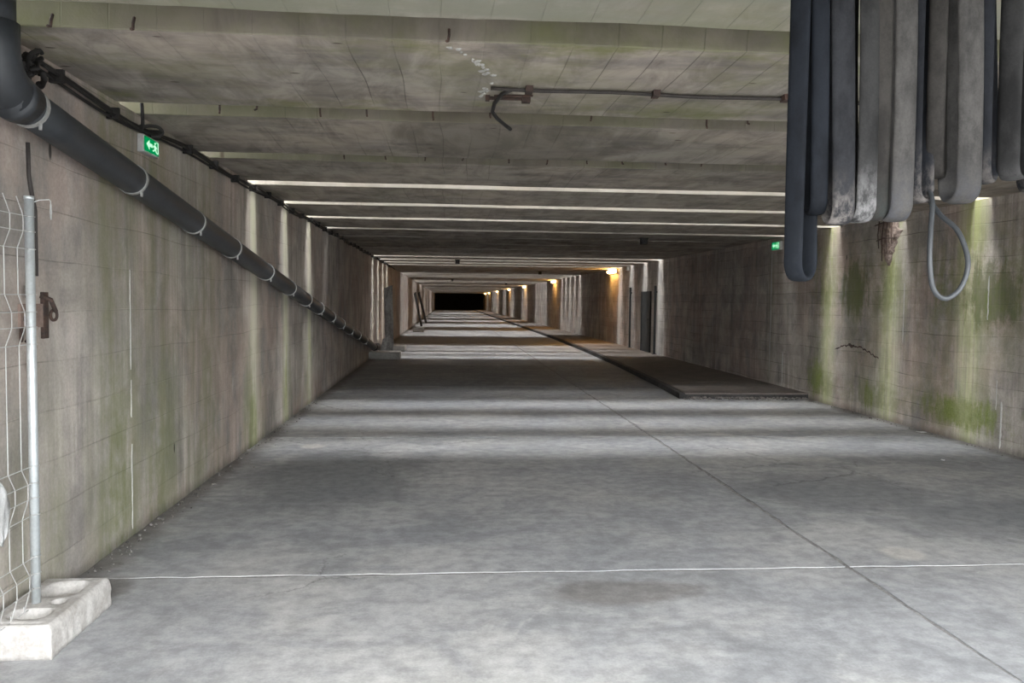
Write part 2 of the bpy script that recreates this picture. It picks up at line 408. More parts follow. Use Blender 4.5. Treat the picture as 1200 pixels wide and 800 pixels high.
def mat_hose(name, top, low, zlow):
    s = G(name)
    n = s.N(s.sc(1.5,1.5,0.5), 6, 4, 0.6)
    f = s.N(s.sc(1,1,0.6,2.0), 24, 5, 0.72)
    g = s.N(s.P, 160, 2, 0.6)
    c = s.X(s.R(s.M('ADD', s.M('MULTIPLY', n, 0.6), s.M('MULTIPLY', f, 0.4)), 0.40, 0.62), tuple(q*1.15 for q in top), tuple(q*0.55 for q in top))
    dust = s.M('MULTIPLY', s.R(s.z, zlow, zlow+0.26, 1.0, 0.0), s.R(s.M('ADD', s.M('MULTIPLY', f, 0.7), s.M('MULTIPLY', n, 0.4)), 0.46, 0.66))
    c = s.X(dust, c, low)
    c = s.mul(c, s.R(g, 0.2, 0.8, 0.9, 1.1))
    return s.done(c, 0.72, s.M('ADD', f, s.M('MULTIPLY', g, 0.5)), 0.15, 0.003, 0.1)

def mat_emit(name, col, strength):
    s = G(name); s.t.nodes.remove(s.b)
    e = s.t.nodes.new('ShaderNodeEmission'); e.inputs[0].default_value = col + (1,); e.inputs[1].default_value = strength
    s.t.links.new(e.outputs[0], s.out.inputs[0])
    return s.m

WALL_L = mat_wall('left_wall_concrete', 'left')
WALL_R = mat_wall('right_wall_concrete', 'right')
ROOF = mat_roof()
FLOOR = mat_floor()
DARKGROUND = mat_simple('unseen_dark_ground', (0.085,0.083,0.08), 0.95, 0.3, 2.0, 0, 0.4)  # unseen ground outside, darkened to cut light bounced into the entrance
GROUT = mat_simple('joint_filler', (0.30,0.295,0.29), 0.9, 0.45, 9.0, 0, 0.4, (0.15,0.146,0.142))
ASPHALT = mat_simple('walkway_surface', (0.20,0.172,0.155), 0.9, 0.25, 3.0, 0, 0.4, (0.155,0.14,0.13))
KERB = mat_simple('kerb_dark', (0.07,0.066,0.065), 0.9, 0.4, 5.0, 0, 0.5)
KERBC = mat_simple('kerb_concrete', (0.33,0.31,0.285), 0.9, 0.25, 4.0, 0, 0.5)
STONE = mat_simple('rubble_stone', (0.26,0.24,0.225), 0.9, 0.6, 20.0, 0, 0.5, (0.07,0.065,0.06))
DARKEND = mat_simple('end_wall_shade', (0.018,0.020,0.022), 0.9, 0.3, 1.0)  # near black, stands for the unlit darkness at the far end
PVC = mat_simple('pipe_plastic', (0.034,0.038,0.043), 0.45, 0.25, 4.0, 0, 0.08, (0.026,0.029,0.033), 0.5)
GALV = mat_simple('galvanised_steel', (0.62,0.66,0.67), 0.42, 0.12, 12.0, 0.55, 0.08, None, 0.5)
CLAMP = mat_simple('clamp_steel', (0.50,0.50,0.49), 0.45, 0.2, 14.0, 0.5, 0.1)
WIRE = mat_simple('wire_steel', (0.55,0.55,0.54), 0.5, 0.15, 10.0, 0.4, 0.05)
RUST = mat_simple('rusty_iron', (0.085,0.050,0.038), 0.85, 0.45, 18.0, 0.1, 0.5, (0.045,0.034,0.030))
BLACK = mat_simple('cable_black', (0.022,0.020,0.019), 0.7, 0.3, 15.0, 0, 0.2)
CONDUIT = mat_simple('conduit_grey', (0.050,0.043,0.039), 0.7, 0.3, 12.0, 0.1, 0.2)
FOOTC = mat_simple('foot_block_concrete', (0.50,0.482,0.46), 0.9, 0.25, 9.0, 0, 0.6, (0.37,0.35,0.325))
PLASTIC = mat_simple('torn_plastic', (0.48,0.48,0.475), 0.5, 0.2, 12.0, 0, 0.3)
HOUSING = mat_simple('sign_housing', (0.50,0.50,0.49), 0.6, 0.2, 10.0, 0, 0.05)
WEATHER = mat_simple('weathered_board', (0.25,0.245,0.24), 0.9, 0.5, 3.0, 0, 0.5, (0.12,0.11,0.105), 0.3, (3,3,0.6))
DARKWOOD = mat_simple('dark_wood', (0.075,0.072,0.070), 0.9, 0.4, 3.0, 0, 0.4, None, 0.3, (3,3,0.6))
DARKMETAL = mat_simple('dark_steel', (0.045,0.047,0.048), 0.6, 0.3, 4.0, 0.2, 0.2)
LIME = mat_simple('lime_deposit', (0.46,0.45,0.42), 0.9, 0.2, 14.0, 0, 0.5)
SPALL = mat_simple('broken_concrete', (0.36,0.29,0.25), 0.95, 0.5, 11.0, 0, 0.9, (0.15,0.11,0.09))
PAPER = mat_simple('paper_white', (0.78,0.78,0.77), 0.8, 0.1, 10.0)
BOXDARK = mat_simple('box_dark', (0.03,0.028,0.027), 0.7, 0.3, 10.0)
LAMPGLOW = mat_emit('lamp_glow', (1.0,0.54,0.15), 2.8)
GREENGLOW = mat_emit('sign_green', (0.0,0.30,0.08), 0.03)
WHITEGLOW = mat_emit('sign_white', (0.55,1.0,0.68), 0.036)

# ------------------------------------------------------------------ setting: walls
def wall_mesh(x_in, x_out):
    mb = MB(); n = 40
    ys = [Y0 + (Y1 - Y0) * (i/n)**2 for i in range(n+1)]
    rs = []
    for yy in ys:
        rs.append([(x_in,yy,-0.3),(x_in,yy,ZC),(x_out,yy,ZC),(x_out,yy,-0.3)])
    return mb.rings(rs)
wall_left = struct(obj('wall_left', wall_mesh(XL, XL-0.5), WALL_L))
wall_right = struct(obj('wall_right', wall_mesh(XR, XR+0.5), WALL_R))
wall_back = struct(obj('wall_back', MB().box(XL-0.5, XR+0.5, Y1, Y1+0.4, -0.3, ZC+1.9), DARKEND))

# sealed expansion joint on the left wall
def drip(x, y, z0, z1, w, out, mat, parent, name, label):
    mb = MB(); pts = []; n = 14
    rs = []
    for i in range(n+1):
        z = z0 + (z1-z0)*i/n
        ww = w*(0.6+0.8*random.random()) * (0.3 if i in (0, n) else 1)
        yy = y + random.uniform(-0.004, 0.004)
        rs.append([(x,yy-ww,z),(x+out,yy-ww*0.5,z),(x+out,yy+ww*0.5,z),(x,yy+ww,z)])
    return obj(name, mb.rings(rs), mat, parent, label=label)
drip(XL, 5.55, 0.05, 0.62, 0.008, 0.004, LIME, wall_left, 'lime_streak', 'white lime streak')
drip(XL, 5.55, 0.80, 1.05, 0.006, 0.004, LIME, wall_left, 'lime_streak', 'white lime streak')
drip(XL, 5.55, 1.12, 1.78, 0.008, 0.004, LIME, wall_left, 'lime_streak', 'white lime streak')
drip(XR, 8.46, 0.03, 0.55, 0.014, -0.005, LIME, wall_right, 'lime_streak', 'white lime streak')
drip(XR, 8.55, 0.45, 0.78, 0.008, -0.004, LIME, wall_right, 'lime_streak', 'white lime streak')
drip(XR, 8.75, 1.45, 1.95, 0.010, -0.004, LIME, wall_right, 'lime_streak', 'white lime streak')
drip(XR, 10.45, 1.1, 1.9, 0.008, -0.004, LIME, wall_right, 'lime_streak', 'white lime streak')
drip(XR, 14.35, 0.12, 0.75, 0.016, -0.005, LIME, wall_right, 'lime_streak', 'white lime streak')
drip(XR, 14.95, 0.2, 2.6, 0.03, -0.004, LIME, wall_right, 'lime_streak', 'white lime streak')

# spalled patch with bare reinforcement at the top of the right wall
mb = MB(); NY, NZ = 14, 16
vs = []; fs = []
for j in range(NZ+1):
    t = j/NZ; z = 2.15 + t*0.62
    half = 0.03 + 0.24*min(1, t*1.35)**0.9
    for i in range(NY+1):
        u = i/NY*2-1
        yy = 10.88 + u*half*(1 + 0.5*mnoise.noise(Vector((u*0.6, j*0.55, 6)))) + 0.05*(t-0.5) + 0.03*mnoise.noise(Vector((i*0.9, j*0.9, 2)))
        inset = (1-abs(u)**3) * min(1, 4*t*(1.02-t)*1.4)
        vs.append((XR - 0.004 - max(0, inset)*(0.03 + 0.035*mnoise.noise(Vector((i*0.7, j*0.6, 8)))), yy, z))
for j in range(NZ):
    for i in range(NY):
        a = j*(NY+1)+i; fs.append((a, a+1, a+NY+2, a+NY+1))
obj('spalled_patch', mb.add(vs, fs), SPALL, wall_right, label='rough pinkish broken concrete patch')
for yy, za, zb in ((10.70,2.45,2.78),(10.82,2.32,2.79),(10.93,2.22,2.79),(11.04,2.4,2.78)):
    obj('rebar', MB().tube([(XR-0.055,yy+random.uniform(-.02,.02),za),(XR-0.075,yy,(za+zb)/2),(XR-0.06,yy+random.uniform(-.02,.02),zb)], 0.008, 6), RUST, wall_right, label='rusty bare reinforcing bar')
for zz, ya, yb in ((2.74,10.58,11.15),(2.52,10.64,11.1)):
    obj('rebar', MB().tube([(XR-0.06,ya,zz),(XR-0.085,(ya+yb)/2,zz+0.015),(XR-0.06,yb,zz-0.01)], 0.008, 6), RUST, wall_right, label='rusty bare reinforcing bar')
# crack lower on the right wall
mb = MB()
cp = []
for k in range(34):
    t = k/33; yy = 12.35 - 1.3*t
    cp.append((XR-0.001, yy, 0.90 + 0.09*math.sin(t*3.6) - 0.05*max(0,t-0.6) + random.uniform(-0.016,0.016)))
for k in range(33):
    w = 0.004 + 0.008*abs(math.sin(k*0.9)) + (0.014 if 10 < k < 15 else 0)
    mb.obox((Vector(cp[k])+Vector(cp[k+1]))/2, (0.002,0,0), (Vector(cp[k+1])-Vector(cp[k]))*0.55, (0,0,w))
obj('crack', mb, RUST, wall_right, label='dark crack line')

# ------------------------------------------------------------------ setting: floor of cast slabs
floor = struct(obj('floor', MB().box(XL-0.5, XR+0.5, -40, Y1+0.5, -0.4, -0.005), GROUT))
def slab(x0, x1, y0, y1, z0, z1, mat, parent, name, jit=0.009, step=0.15, label=None):
    loop = []
    def edge(a, b):
        n = max(1, min(60, int((Vector(b)-Vector(a)).length/step)))
        for i in range(n):
            t = i/n; p = [a[0]+(b[0]-a[0])*t, a[1]+(b[1]-a[1])*t]
            if i: p[0] += random.uniform(-jit, jit); p[1] += random.uniform(-jit, jit)
            loop.append(p)
    edge((x0[0],y0),(x1[0],y0)); edge((x1[0],y0),(x1[1],y1)); edge((x1[1],y1),(x0[1],y1)); edge((x0[1],y1),(x0[0],y0))
    mb = MB(); n = len(loop)
    mb.add([(p[0],p[1],z0) for p in loop] + [(p[0],p[1],z1) for p in loop],
           [tuple(reversed(range(n))), tuple(range(n, 2*n))] + [(i,(i+1)%n,n+(i+1)%n,n+i) for i in range(n)])
    return obj(name, mb, mat, parent, label=label)
JY = [-40,-10,-5,-0.5,4.70,9.45,15.1,20.3,25.5,30.7,35.9,41.1,Y1]
g = 0.016
for i in range(len(JY)-1):
    a, b = JY[i]+g, JY[i+1]-g
    fm = FLOOR if b > 0 else DARKGROUND
    slab((XL,XL),(2.46-g,2.46-g),a,b,-0.005,0.0,fm,floor,'floor_slab')
    slab((2.46+g,2.46+g),(XR,XR),a,b,-0.005,0.0,fm,floor,'floor_slab')

struct(obj('outer_ground_1', MB().box(-40, XL-0.5, -40, Y0, -0.4, -0.005), DARKGROUND)); struct(obj('outer_ground_2', MB().box(XR+0.5, 46, -40, Y0, -0.4, -0.005), DARKGROUND))  # unseen dark ground on both sides outside the entrance
# raised walkway along the right wall
WX = [(13.25,3.92),(15.1,4.05),(20.3,4.30),(25.5,4.45),(30.7,4.55),(35.9,4.60),(41.1,4.60),(60,4.58),(Y1,4.58)]
walk = struct(obj('walkway', MB().add(
    [(x,yy,0.0) for yy, x in WX] + [(XR,yy,0.0) for yy, x in WX] + [(x,yy,0.075) for yy, x in WX] + [(XR,yy,0.075) for yy, x in WX],
    sum(([(i,i+1,i+len(WX)+1,i+len(WX)), (i+2*len(WX),i+3*len(WX),i+1+3*len(WX),i+1+2*len(WX)), (i,i+2*len(WX),i+1+2*len(WX),i+1), (i+len(WX),i+1+len(WX),i+1+3*len(WX),i+3*len(WX))] for i in range(len(WX)-1)), [])
    + [(0,len(WX),3*len(WX),2*len(WX)),(len(WX)-1,3*len(WX)-1,4*len(WX)-1,2*len(WX)-1)]), KERB))
for i in range(len(WX)-1):
    (ya, xa), (yb, xb) = WX[i], WX[i+1]
    slab((xa+0.07,xb+0.07),(XR,XR),ya+(0.0 if i == 0 else 0.012),yb-0.012,0.075,0.10,ASPHALT,walk,'paving_slab',0.012 if i == 0 else 0.004)
    mb = MB()
    k = MB().add([(xa-0.03,ya,0),(xa+0.065,ya,0),(xb+0.065,yb-0.01,0),(xb-0.03,yb-0.01,0),(xa-0.03,ya,0.095),(xa+0.065,ya,0.095),(xb+0.065,yb-0.01,0.095),(xb-0.03,yb-0.01,0.095)],
                 [(0,3,2,1),(4,5,6,7),(0,1,5,4),(1,2,6,5),(2,3,7,6),(3,0,4,7)])
    obj('kerb', k, KERB, walk, label='dark kerb edge')
# crumbled front edge of the walkway
def pebble(mb, c, r):
    n = 6; rs = []
    for zf, rf in ((-0.9,0.5),(0.0,1.0),(0.8,0.55)):
        rs.append([(c[0]+r*rf*math.cos(k*2*math.pi/n)*random.uniform(0.75,1.2), c[1]+r*rf*math.sin(k*2*math.pi/n)*random.uniform(0.75,1.2), c[2]+r*zf*0.7) for k in range(n)])
    mb.rings(rs)
mb = MB()
for i in range(150):
    r = random.uniform(0.012, 0.036)
    pebble(mb, (random.uniform(3.95, 6.08), 13.25 - abs(random.gauss(0, 0.05)), r*0.6), r)
rub = obj('rubble', mb, STONE, walk, label='loose stones along the broken front edge'); rub['kind'] = 'stuff'
mb = MB()
for i in range(260):
    r = random.choice((1,1,1,1.8))*random.uniform(0.003, 0.009)
    yy = 4.3 + 9*random.random()**1.5
    pebble(mb, (XL + 0.02 + abs(random.gauss(0, 0.07)), yy, r*0.55), r)
for i in range(60):
    r = random.uniform(0.004, 0.012)
    pebble(mb, (XR - 0.02 - abs(random.gauss(0, 0.07)), random.uniform(7, 13), r*0.55), r)
gr = obj('loose_grit', mb, STONE); gr['kind'] = 'stuff'
tag(gr, 'loose stones and grit lying along the foot of both concrete walls', 'gravel')

# ------------------------------------------------------------------ setting: roof of beams with joints between them
def bt(yy): return BT if yy < 19 else 1.75
cv = MB()
for gy, gw, o in GAPS:
    if o == 0: cv.box(XL-0.45, XR+0.45, gy-0.15, gy+gw+0.15, ZC+bt(gy), ZC+bt(gy)+0.12)
    elif o == 2: cv.box(XL-0.45, XR+0.45, gy-0.15, gy+gw-0.055, ZC+BT, ZC+BT+0.12)
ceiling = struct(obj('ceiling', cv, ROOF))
edges = [(Y0-0.0, 0, 0)] + GAPS + [(Y1, 0, 0)]
for i in range(len(edges)-1):
    ya = edges[i][0] + edges[i][1]; yb = edges[i+1][0]
    near = yb < 16
    nx = 110 if near else (36 if yb < 60 else 10)
    xs = [XL-0.45 + (XR-XL+0.9)*k/nx for k in range(nx+1)]
    amp_b = 0.022 if i == 1 else (0.008 if near else 0.016)
    rs = []
    for k, x in enumerate(xs):
        nb = mnoise.noise(Vector((x*1.3, yb, 1.7)))*amp_b + mnoise.noise(Vector((x*6, yb, 5.1)))*amp_b*0.45
        na = mnoise.noise(Vector((x*1.7, ya, 9.2)))*amp_b*0.7 + mnoise.noise(Vector((x*7, ya, 3.1)))*amp_b*0.4
        if ya < Y0+0.1: na = 0
        zz = mnoise.noise(Vector((x*0.8, ya, 4.4)))*0.006
        c = (0.010 if near else 0.025) + (0.02*max(0, mnoise.noise(Vector((x*3.1, yb*2, 0.5)))) if not near else 0)
        m = (ya+yb)/2
        rs.append([(x,ya+na,ZC+0.005+zz),(x,ya+na+0.005,ZC+zz),(x,m,ZC+zz*0.5),(x,yb+nb-c,ZC+zz),(x,yb+nb,ZC+c+zz),
                   (x,yb+nb*0.5,ZC+bt(yb)),(x,ya+na*0.5,ZC+bt(ya))])
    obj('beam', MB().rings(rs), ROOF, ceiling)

# stubs of rusty reinforcement hanging at the beam edges
def stub(x, y, l, parent):
    mb = MB(); d = random.uniform(-0.015, 0.015)
    mb.tube([(x,y+0.015,ZC+0.05),(x,y,ZC+0.02),(x+d*0.4,y-0.005,ZC-l*0.6),(x+d,y-0.03,ZC-l)], 0.007, 6)
    return obj('rebar_stub', mb, RUST, parent, label='short rusty bar stub')
for x in (-1.49,-1.19,-0.87,-0.55,-0.10,0.28,0.95,1.70,2.05): stub(x+random.uniform(-.04,.04), 5.40, random.uniform(0.02,0.06), ceiling)
for x in (-0.9,-0.55,-0.2,0.15,0.5,0.85,1.2,1.55,1.9,2.25): stub(x+random.uniform(-.03,.03), 7.12, random.uniform(0.01,0.035), ceiling)
for x in (-1.44,0.0,-1.8): stub(x, 3.90, random.uniform(0.01,0.02), ceiling)
# lime crust along a crack under the second beam
mb = MB()
path = [(0.02,4.02),(0.06,4.10),(0.11,4.17),(0.15,4.25),(0.18,4.33),(0.20,4.42),(0.25,4.52),(0.23,4.70),(0.21,4.82),(0.20,4.98)]
for q in range(46):
    i = random.randrange(len(path)-1); t = random.random()
    if i in (0,1,6) and random.random() < 0.5: continue
    x = path[i][0]*(1-t)+path[i+1][0]*t + random.gauss(0,0.012); yy = path[i][1]*(1-t)+path[i+1][1]*t + random.gauss(0,0.012)
    rr = random.uniform(0.005, 0.022); n = 7
    ring_ = [(x+rr*random.uniform(0.5,1.3)*math.cos(2*math.pi*k/n), yy+rr*random.uniform(0.6,1.5)*math.sin(2*math.pi*k/n)) for k in range(n)]
    mb.rings([[(u,v,ZC+0.004) for u,v in ring_],[(u,v,ZC-0.003) for u,v in ring_],[(x+(u-x)*0.6,yy+(v-yy)*0.6,ZC-0.007) for u,v in ring_]])
obj('lime_deposit', mb, LIME, ceiling, label='white lime crust along a crack')

# ------------------------------------------------------------------ big drain pipe on the left wall
PX = XL + 0.125; PR = 0.090
def pz(yy): return 2.485 - 0.119*(yy-4.0)
pipe = thing('drain_pipe', (PX, 13.0, 0.0), 'thick dark grey plastic drain pipe sloping down along the left concrete wall', 'pipe')
def circ(r, seg=24): return [(r*math.cos(2*math.pi*k/seg), r*math.sin(2*math.pi*k/seg)) for k in range(seg)]
run = MB().sweep([(PX,yy,pz(yy)) for yy in [3.82+0.5*i for i in range(38)]], circ(PR), wdir=(1,0,0))
obj('pipe_run', run, PVC, pipe, True)
YR = 3.735
riser = MB().sweep([(PX,YR,ZC+0.5),(PX,YR,2.80),(PX,YR,2.68)], circ(PR*0.98), wdir=(1,0,0))
obj('riser', riser, PVC, pipe, True)
elb = []
for k in range(9):
    a = k/8*math.radians(83)
    elb.append((PX, YR - 0.0 + 0.17*(1-math.cos(a)), 2.68 - 0.17*math.sin(a)))
obj('elbow', MB().sweep([(PX,YR,2.78)] + elb + [(PX,YR+0.24,pz(YR+0.24)+0.0)], circ(PR*1.14), wdir=(1,0,0)), PVC, pipe, True)
obj('socket_collar', MB().sweep([(PX,3.86,pz(3.86)),(PX,3.93,pz(3.93))], circ(PR*1.2), wdir=(1,0,0)), PVC, pipe, True)
obj('name_sticker', MB().obox((PX+PR*1.1*0.74,YR-0.02,2.735), (0.0015,0.0015,0), (-0.012,0.012,0), (0,0,0.024)), PAPER, pipe, label='small white sticker')
for yy in (4.02,5.28,6.5,7.6,9.0,10.3,11.5,12.6,13.9,15.2,16.6,18.0,19.5):
    c = MB(); n = 28; pts = []
    t = Vector((0,1,-0.122)).normalized()
    nv = Vector((0,0.122,1)).normalized()
    for k in range(n):
        a = 2*math.pi*k/n
        pts.append(Vector((PX,yy,pz(yy))) + (PR+0.004)*(math.cos(a)*Vector((1,0,0)) + math.sin(a)*nv))
    c.sweep(pts, [(-0.012,-0.003),(0.012,-0.003),(0.012,0.004),(-0.012,0.004)], wdir=[tuple(t)]*n, closed=True)
    cl = obj('clamp', c, CLAMP, pipe, label='galvanised pipe clamp')
    b = Vector((PX,yy,pz(yy))) + (PR+0.018)*(0.55*Vector((1,0,0)) - 0.83*nv)
    obj('bolt', MB().tube([b - 0.6*0.03*nv, b + 0.4*0.03*nv], 0.008, 6), CLAMP, cl)
    obj('wall_rod', MB().tube([(PX-PR*0.9,yy,pz(yy)),(XL,yy,pz(yy))], 0.008, 6), CLAMP, cl)
obj('outlet_bend', MB().sweep([(PX,22.1,pz(22.1)),(PX,22.3,pz(22.3)),(PX+0.03,22.5,0.305),(PX+0.06,22.66,0.305)], circ(PR*1.12), wdir=(0,0,1)), PVC, pipe, True)

# ------------------------------------------------------------------ kerb blocks on the left
kb = tag(obj('kerb_block', MB().box(XL, -1.27, 22.0, 22.75, 0, 0.19), KERBC, bevel=0.015), 'long low concrete kerb block under the outlet of the drain pipe', 'block')
kb2 = tag(obj('kerb_block', MB().box(XL, -1.30, 25.3, 26.0, 0, 0.18), KERBC, bevel=0.015), 'low concrete kerb block just behind the weathered upright board', 'block')
kb3 = tag(obj('kerb_block', MB().box(-1.70, -1.17, 41.0, 41.6, 0, 0.22), KERBC, bevel=0.02), 'small squat concrete block farthest down the left wall', 'block')

# weathered board and offcut
def board(name, a, b, w, t, mat, label, cat, wdir=(1,0,0)):
    mb = MB(); a, b = Vector(a), Vector(b); n = 14; pts = [a.lerp(b, i/n) for i in range(n+1)]
    mb.sweep(pts, [(-w/2,-t/2),(w/2,-t/2),(w/2,t/2),(-w/2,t/2)], wdir=wdir)
    # ragged upper end
    for q in range(4):
        v = list(mb.v[-4+q]); v[2] += (0.0,0.09,0.06,-0.03)[q]; mb.v[-4+q] = tuple(v)
    return tag(obj(name, mb, mat), label, cat)
board('weathered_board', (-1.70,24.35,0.0), (-1.76,24.55,1.95), 0.25, 0.05, WEATHER, 'tall weathered grey board standing upright near the drain pipe outlet', 'board')
board('board_offcut', (-1.90,24.15,0.0), (-1.82,24.30,0.42), 0.16, 0.03, WEATHER, 'short pale board offcut leaning at the foot of the weathered board', 'board')
board('leaning_beam', (-1.45,57.0,0.0), (-1.98,57.3,2.1), 0.16, 0.12, DARKWOOD, 'dark timber beam leaning on the left wall deep in the passage, farther one', 'beam')
board('leaning_beam', (-1.55,49.8,0.0), (-1.98,50.2,2.0), 0.14, 0.12, DARKWOOD, 'dark timber beam leaning on the left wall deep in the passage, nearer one', 'beam')

# ------------------------------------------------------------------ cables at the top of the left wall
cb = thing('cable_bundle', (XL+0.04, 14.0, 2.70), 'bundle of black cables clipped along the top of the left wall', 'cable')
def cz(yy): return 2.775 - 0.03*math.exp(-((yy-5.6)/0.8)**2) + 0.012*math.sin(yy*2.1) + 0.0022*(yy-5)
for q, (dx, dz, r, ph) in enumerate(((0.03,0.0,0.013,0.0),(0.05,-0.02,0.010,1.3),(0.028,-0.035,0.009,2.4))):
    pts = [(XL+dx, 4.2+0.22*i, min(ZC-0.02, cz(4.2+0.22*i)+dz+0.008*math.sin(3.1*i*0.22+ph))) for i in range(128)]
    obj('cable', MB().tube(pts, r, 7), BLACK, cb, True)
for i in range(36):
    yy = 4.5 + 0.72*i
    obj('cable_clip', MB().box(XL, XL+0.075, yy-0.012, yy+0.012, cz(yy)-0.05, cz(yy)+0.018), BLACK, cb)
# a tangle of cable ends where the bundle enters the roof joint
mb = MB()
for q in range(9):
    p = Vector((XL+0.03+random.uniform(0,0.05), 4.2+random.uniform(-0.08,0.08), 2.64+random.uniform(0,0.08))); pts = [p.copy()]
    for k in range(4):
        p = p + Vector((random.uniform(-0.025,0.03), random.uniform(-0.05,0.06), random.uniform(-0.01,0.055)))
        p.x = max(XL+0.02, min(XL+0.11, p.x)); p.z = min(ZC-0.015, p.z); pts.append(p.copy())
    mb.tube(catmull(pts, 5), random.uniform(0.009, 0.016), 7)
obj('cable_tangle', mb, BLACK, cb, True, label='tangle of black cable ends')
# cable loop dropping out of the joint above the exit sign
mb = MB()
mb.tube(catmull([(-1.99,5.52,ZC+0.03),(-1.99,5.53,2.80),(-2.00,5.56,2.73),(-2.03,5.62,2.71),(-2.05,5.66,2.74)]), 0.012, 8)
mb.tube(catmull([(-2.05,5.64,2.725),(-2.01,5.70,2.75),(-1.97,5.76,2.755),(-1.955,5.80,2.73),(-1.98,5.80,2.70),(-2.02,5.78,2.695)]), 0.012, 8)
obj('cable_loop', mb, BLACK, cb, True)
# thin wall cable below the first clamp
wc = MB().tube([(XL+0.008,4.25,2.36),(XL+0.008,4.255,2.2),(XL+0.01,4.27,2.13),(XL+0.008,4.31,2.03),(XL+0.008,4.31,1.7)], 0.011, 7)
wc2 = tag(obj('wall_cable', wc, CONDUIT, None, True), 'thin dark cable running down the left wall beneath the first pipe clamp', 'cable')

# ------------------------------------------------------------------ emergency exit signs
def exit_sign(x, y0, y1, z0, z1, out, label):
    s = 1 if out > 0 else -1
    r = thing('exit_sign', (x, (y0+y1)/2, z0), label, 'sign', 'green exit signs')
    h = obj('housing', MB().box(min(x,x+out), max(x,x+out), y0, y1, z0, z1), HOUSING, r, bevel=0.006)
    f = x + out; e = 0.003*s
    fm = 0.012
    face = obj('face', MB().box(min(f,f+e), max(f,f+e), y0+fm, y1-fm, z0+fm, z1-fm), GREENGLOW, r, label='glowing green face')
    W_, H_ = (y1-y0), (z1-z0)
    f2 = f + e*1.2
    def poly(pts):           # pts in 0..1 of the face, x to the right as seen
        mb = MB(); n = len(pts)
        P = [(y0 + (u if s > 0 else 1-u)*W_, z0 + v*H_) for u, v in pts]
        mb.add([(f2,a,b) for a,b in P] + [(f2+e*0.6,a,b) for a,b in P], [tuple(range(n)), tuple(range(2*n-1,n-1,-1))] + [(i,(i+1)%n,n+(i+1)%n,n+i) for i in range(n)])
        return mb
    arrow = poly([(0.14,0.52),(0.33,0.78),(0.33,0.62),(0.52,0.62),(0.52,0.42),(0.33,0.42),(0.33,0.24)])
    obj('arrow', arrow, WHITEGLOW, r, label='white arrow')
    man = MB()
    for pts in ([(0.66,0.72),(0.69,0.80),(0.73,0.80),(0.75,0.74),(0.72,0.68),(0.68,0.68)],
                [(0.62,0.62),(0.74,0.64),(0.76,0.42),(0.66,0.40)],
                [(0.55,0.50),(0.62,0.62),(0.66,0.58),(0.58,0.46)],
                [(0.74,0.62),(0.84,0.50),(0.81,0.46),(0.74,0.55)],
                [(0.66,0.42),(0.60,0.32),(0.54,0.30),(0.54,0.24),(0.63,0.26),(0.71,0.40)],
                [(0.70,0.42),(0.76,0.42),(0.80,0.28),(0.88,0.22),(0.84,0.18),(0.75,0.25)]):
        q = poly(pts); man.add(q.v, q.f)
    obj('running_figure', man, WHITEGLOW, r, label='white running figure')
    d = MB()
    for pts in ([(0.88,0.2),(0.92,0.2),(0.92,0.85),(0.88,0.85)],[(0.78,0.81),(0.88,0.81),(0.88,0.85),(0.78,0.85)]):
        q = poly(pts); d.add(q.v, q.f)
    obj('door_symbol', d, WHITEGLOW, r)
    return r
exit_sign(XL, 5.70, 5.99, 2.58, 2.70, 0.045, 'green exit sign with white arrow on the left wall under the black cables')
exit_sign(XR, 14.48, 14.84, 2.60, 2.76, -0.06, 'green exit sign high on the right wall beside the hanging hoses')

# ------------------------------------------------------------------ lamps along the right wall
LY = [29.5,45.9,63.5,79.3,98.2,116.9,128.8]
def lamp(y, label, group):
    r = thing('wall_lamp', (XR, y, 2.60), label, 'lamp', group)
    obj('housing', MB().box(XR-0.06, XR, y-0.62, y+0.62, 2.66, 2.80), HOUSING, r, bevel=0.008)
    obj('bracket', MB().box(XR-0.03, XR, y-0.05, y+0.05, 2.80, 2.83), CLAMP, r)
    dm = MB(); sec = []
    for k in range(9):
        a = math.pi*k/8
        sec.append((-0.058*math.cos(a), 0.11*math.sin(a)))
    rs = [[(XR-0.06-v*f, yy, 2.73+u*f) for u, v in sec] for yy, f in ((y-0.60,0.7),(y-0.57,1.0),(y+0.57,1.0),(y+0.60,0.7))]
    obj('diffuser', dm.rings(rs), LAMPGLOW, r, True, label='glowing warm diffuser')
    return r
_lab = ['nearest glowing warm wall lamp high on the right wall','second glowing warm wall lamp along the right wall','third glowing warm wall lamp along the right wall',
        'fourth glowing warm wall lamp along the right wall','fifth glowing warm wall lamp along the right wall','sixth tiny warm wall lamp along the right wall',
        'farthest tiny warm wall lamp, next to the dark end of the passage']
l0 = lamp(LY[0], _lab[0], 'warm lamps along the right wall')
for yy, lb in zip(LY[1:], _lab[1:]):
    dup(l0, (XR, yy, 2.60), lb, 'warm lamps along the right wall')

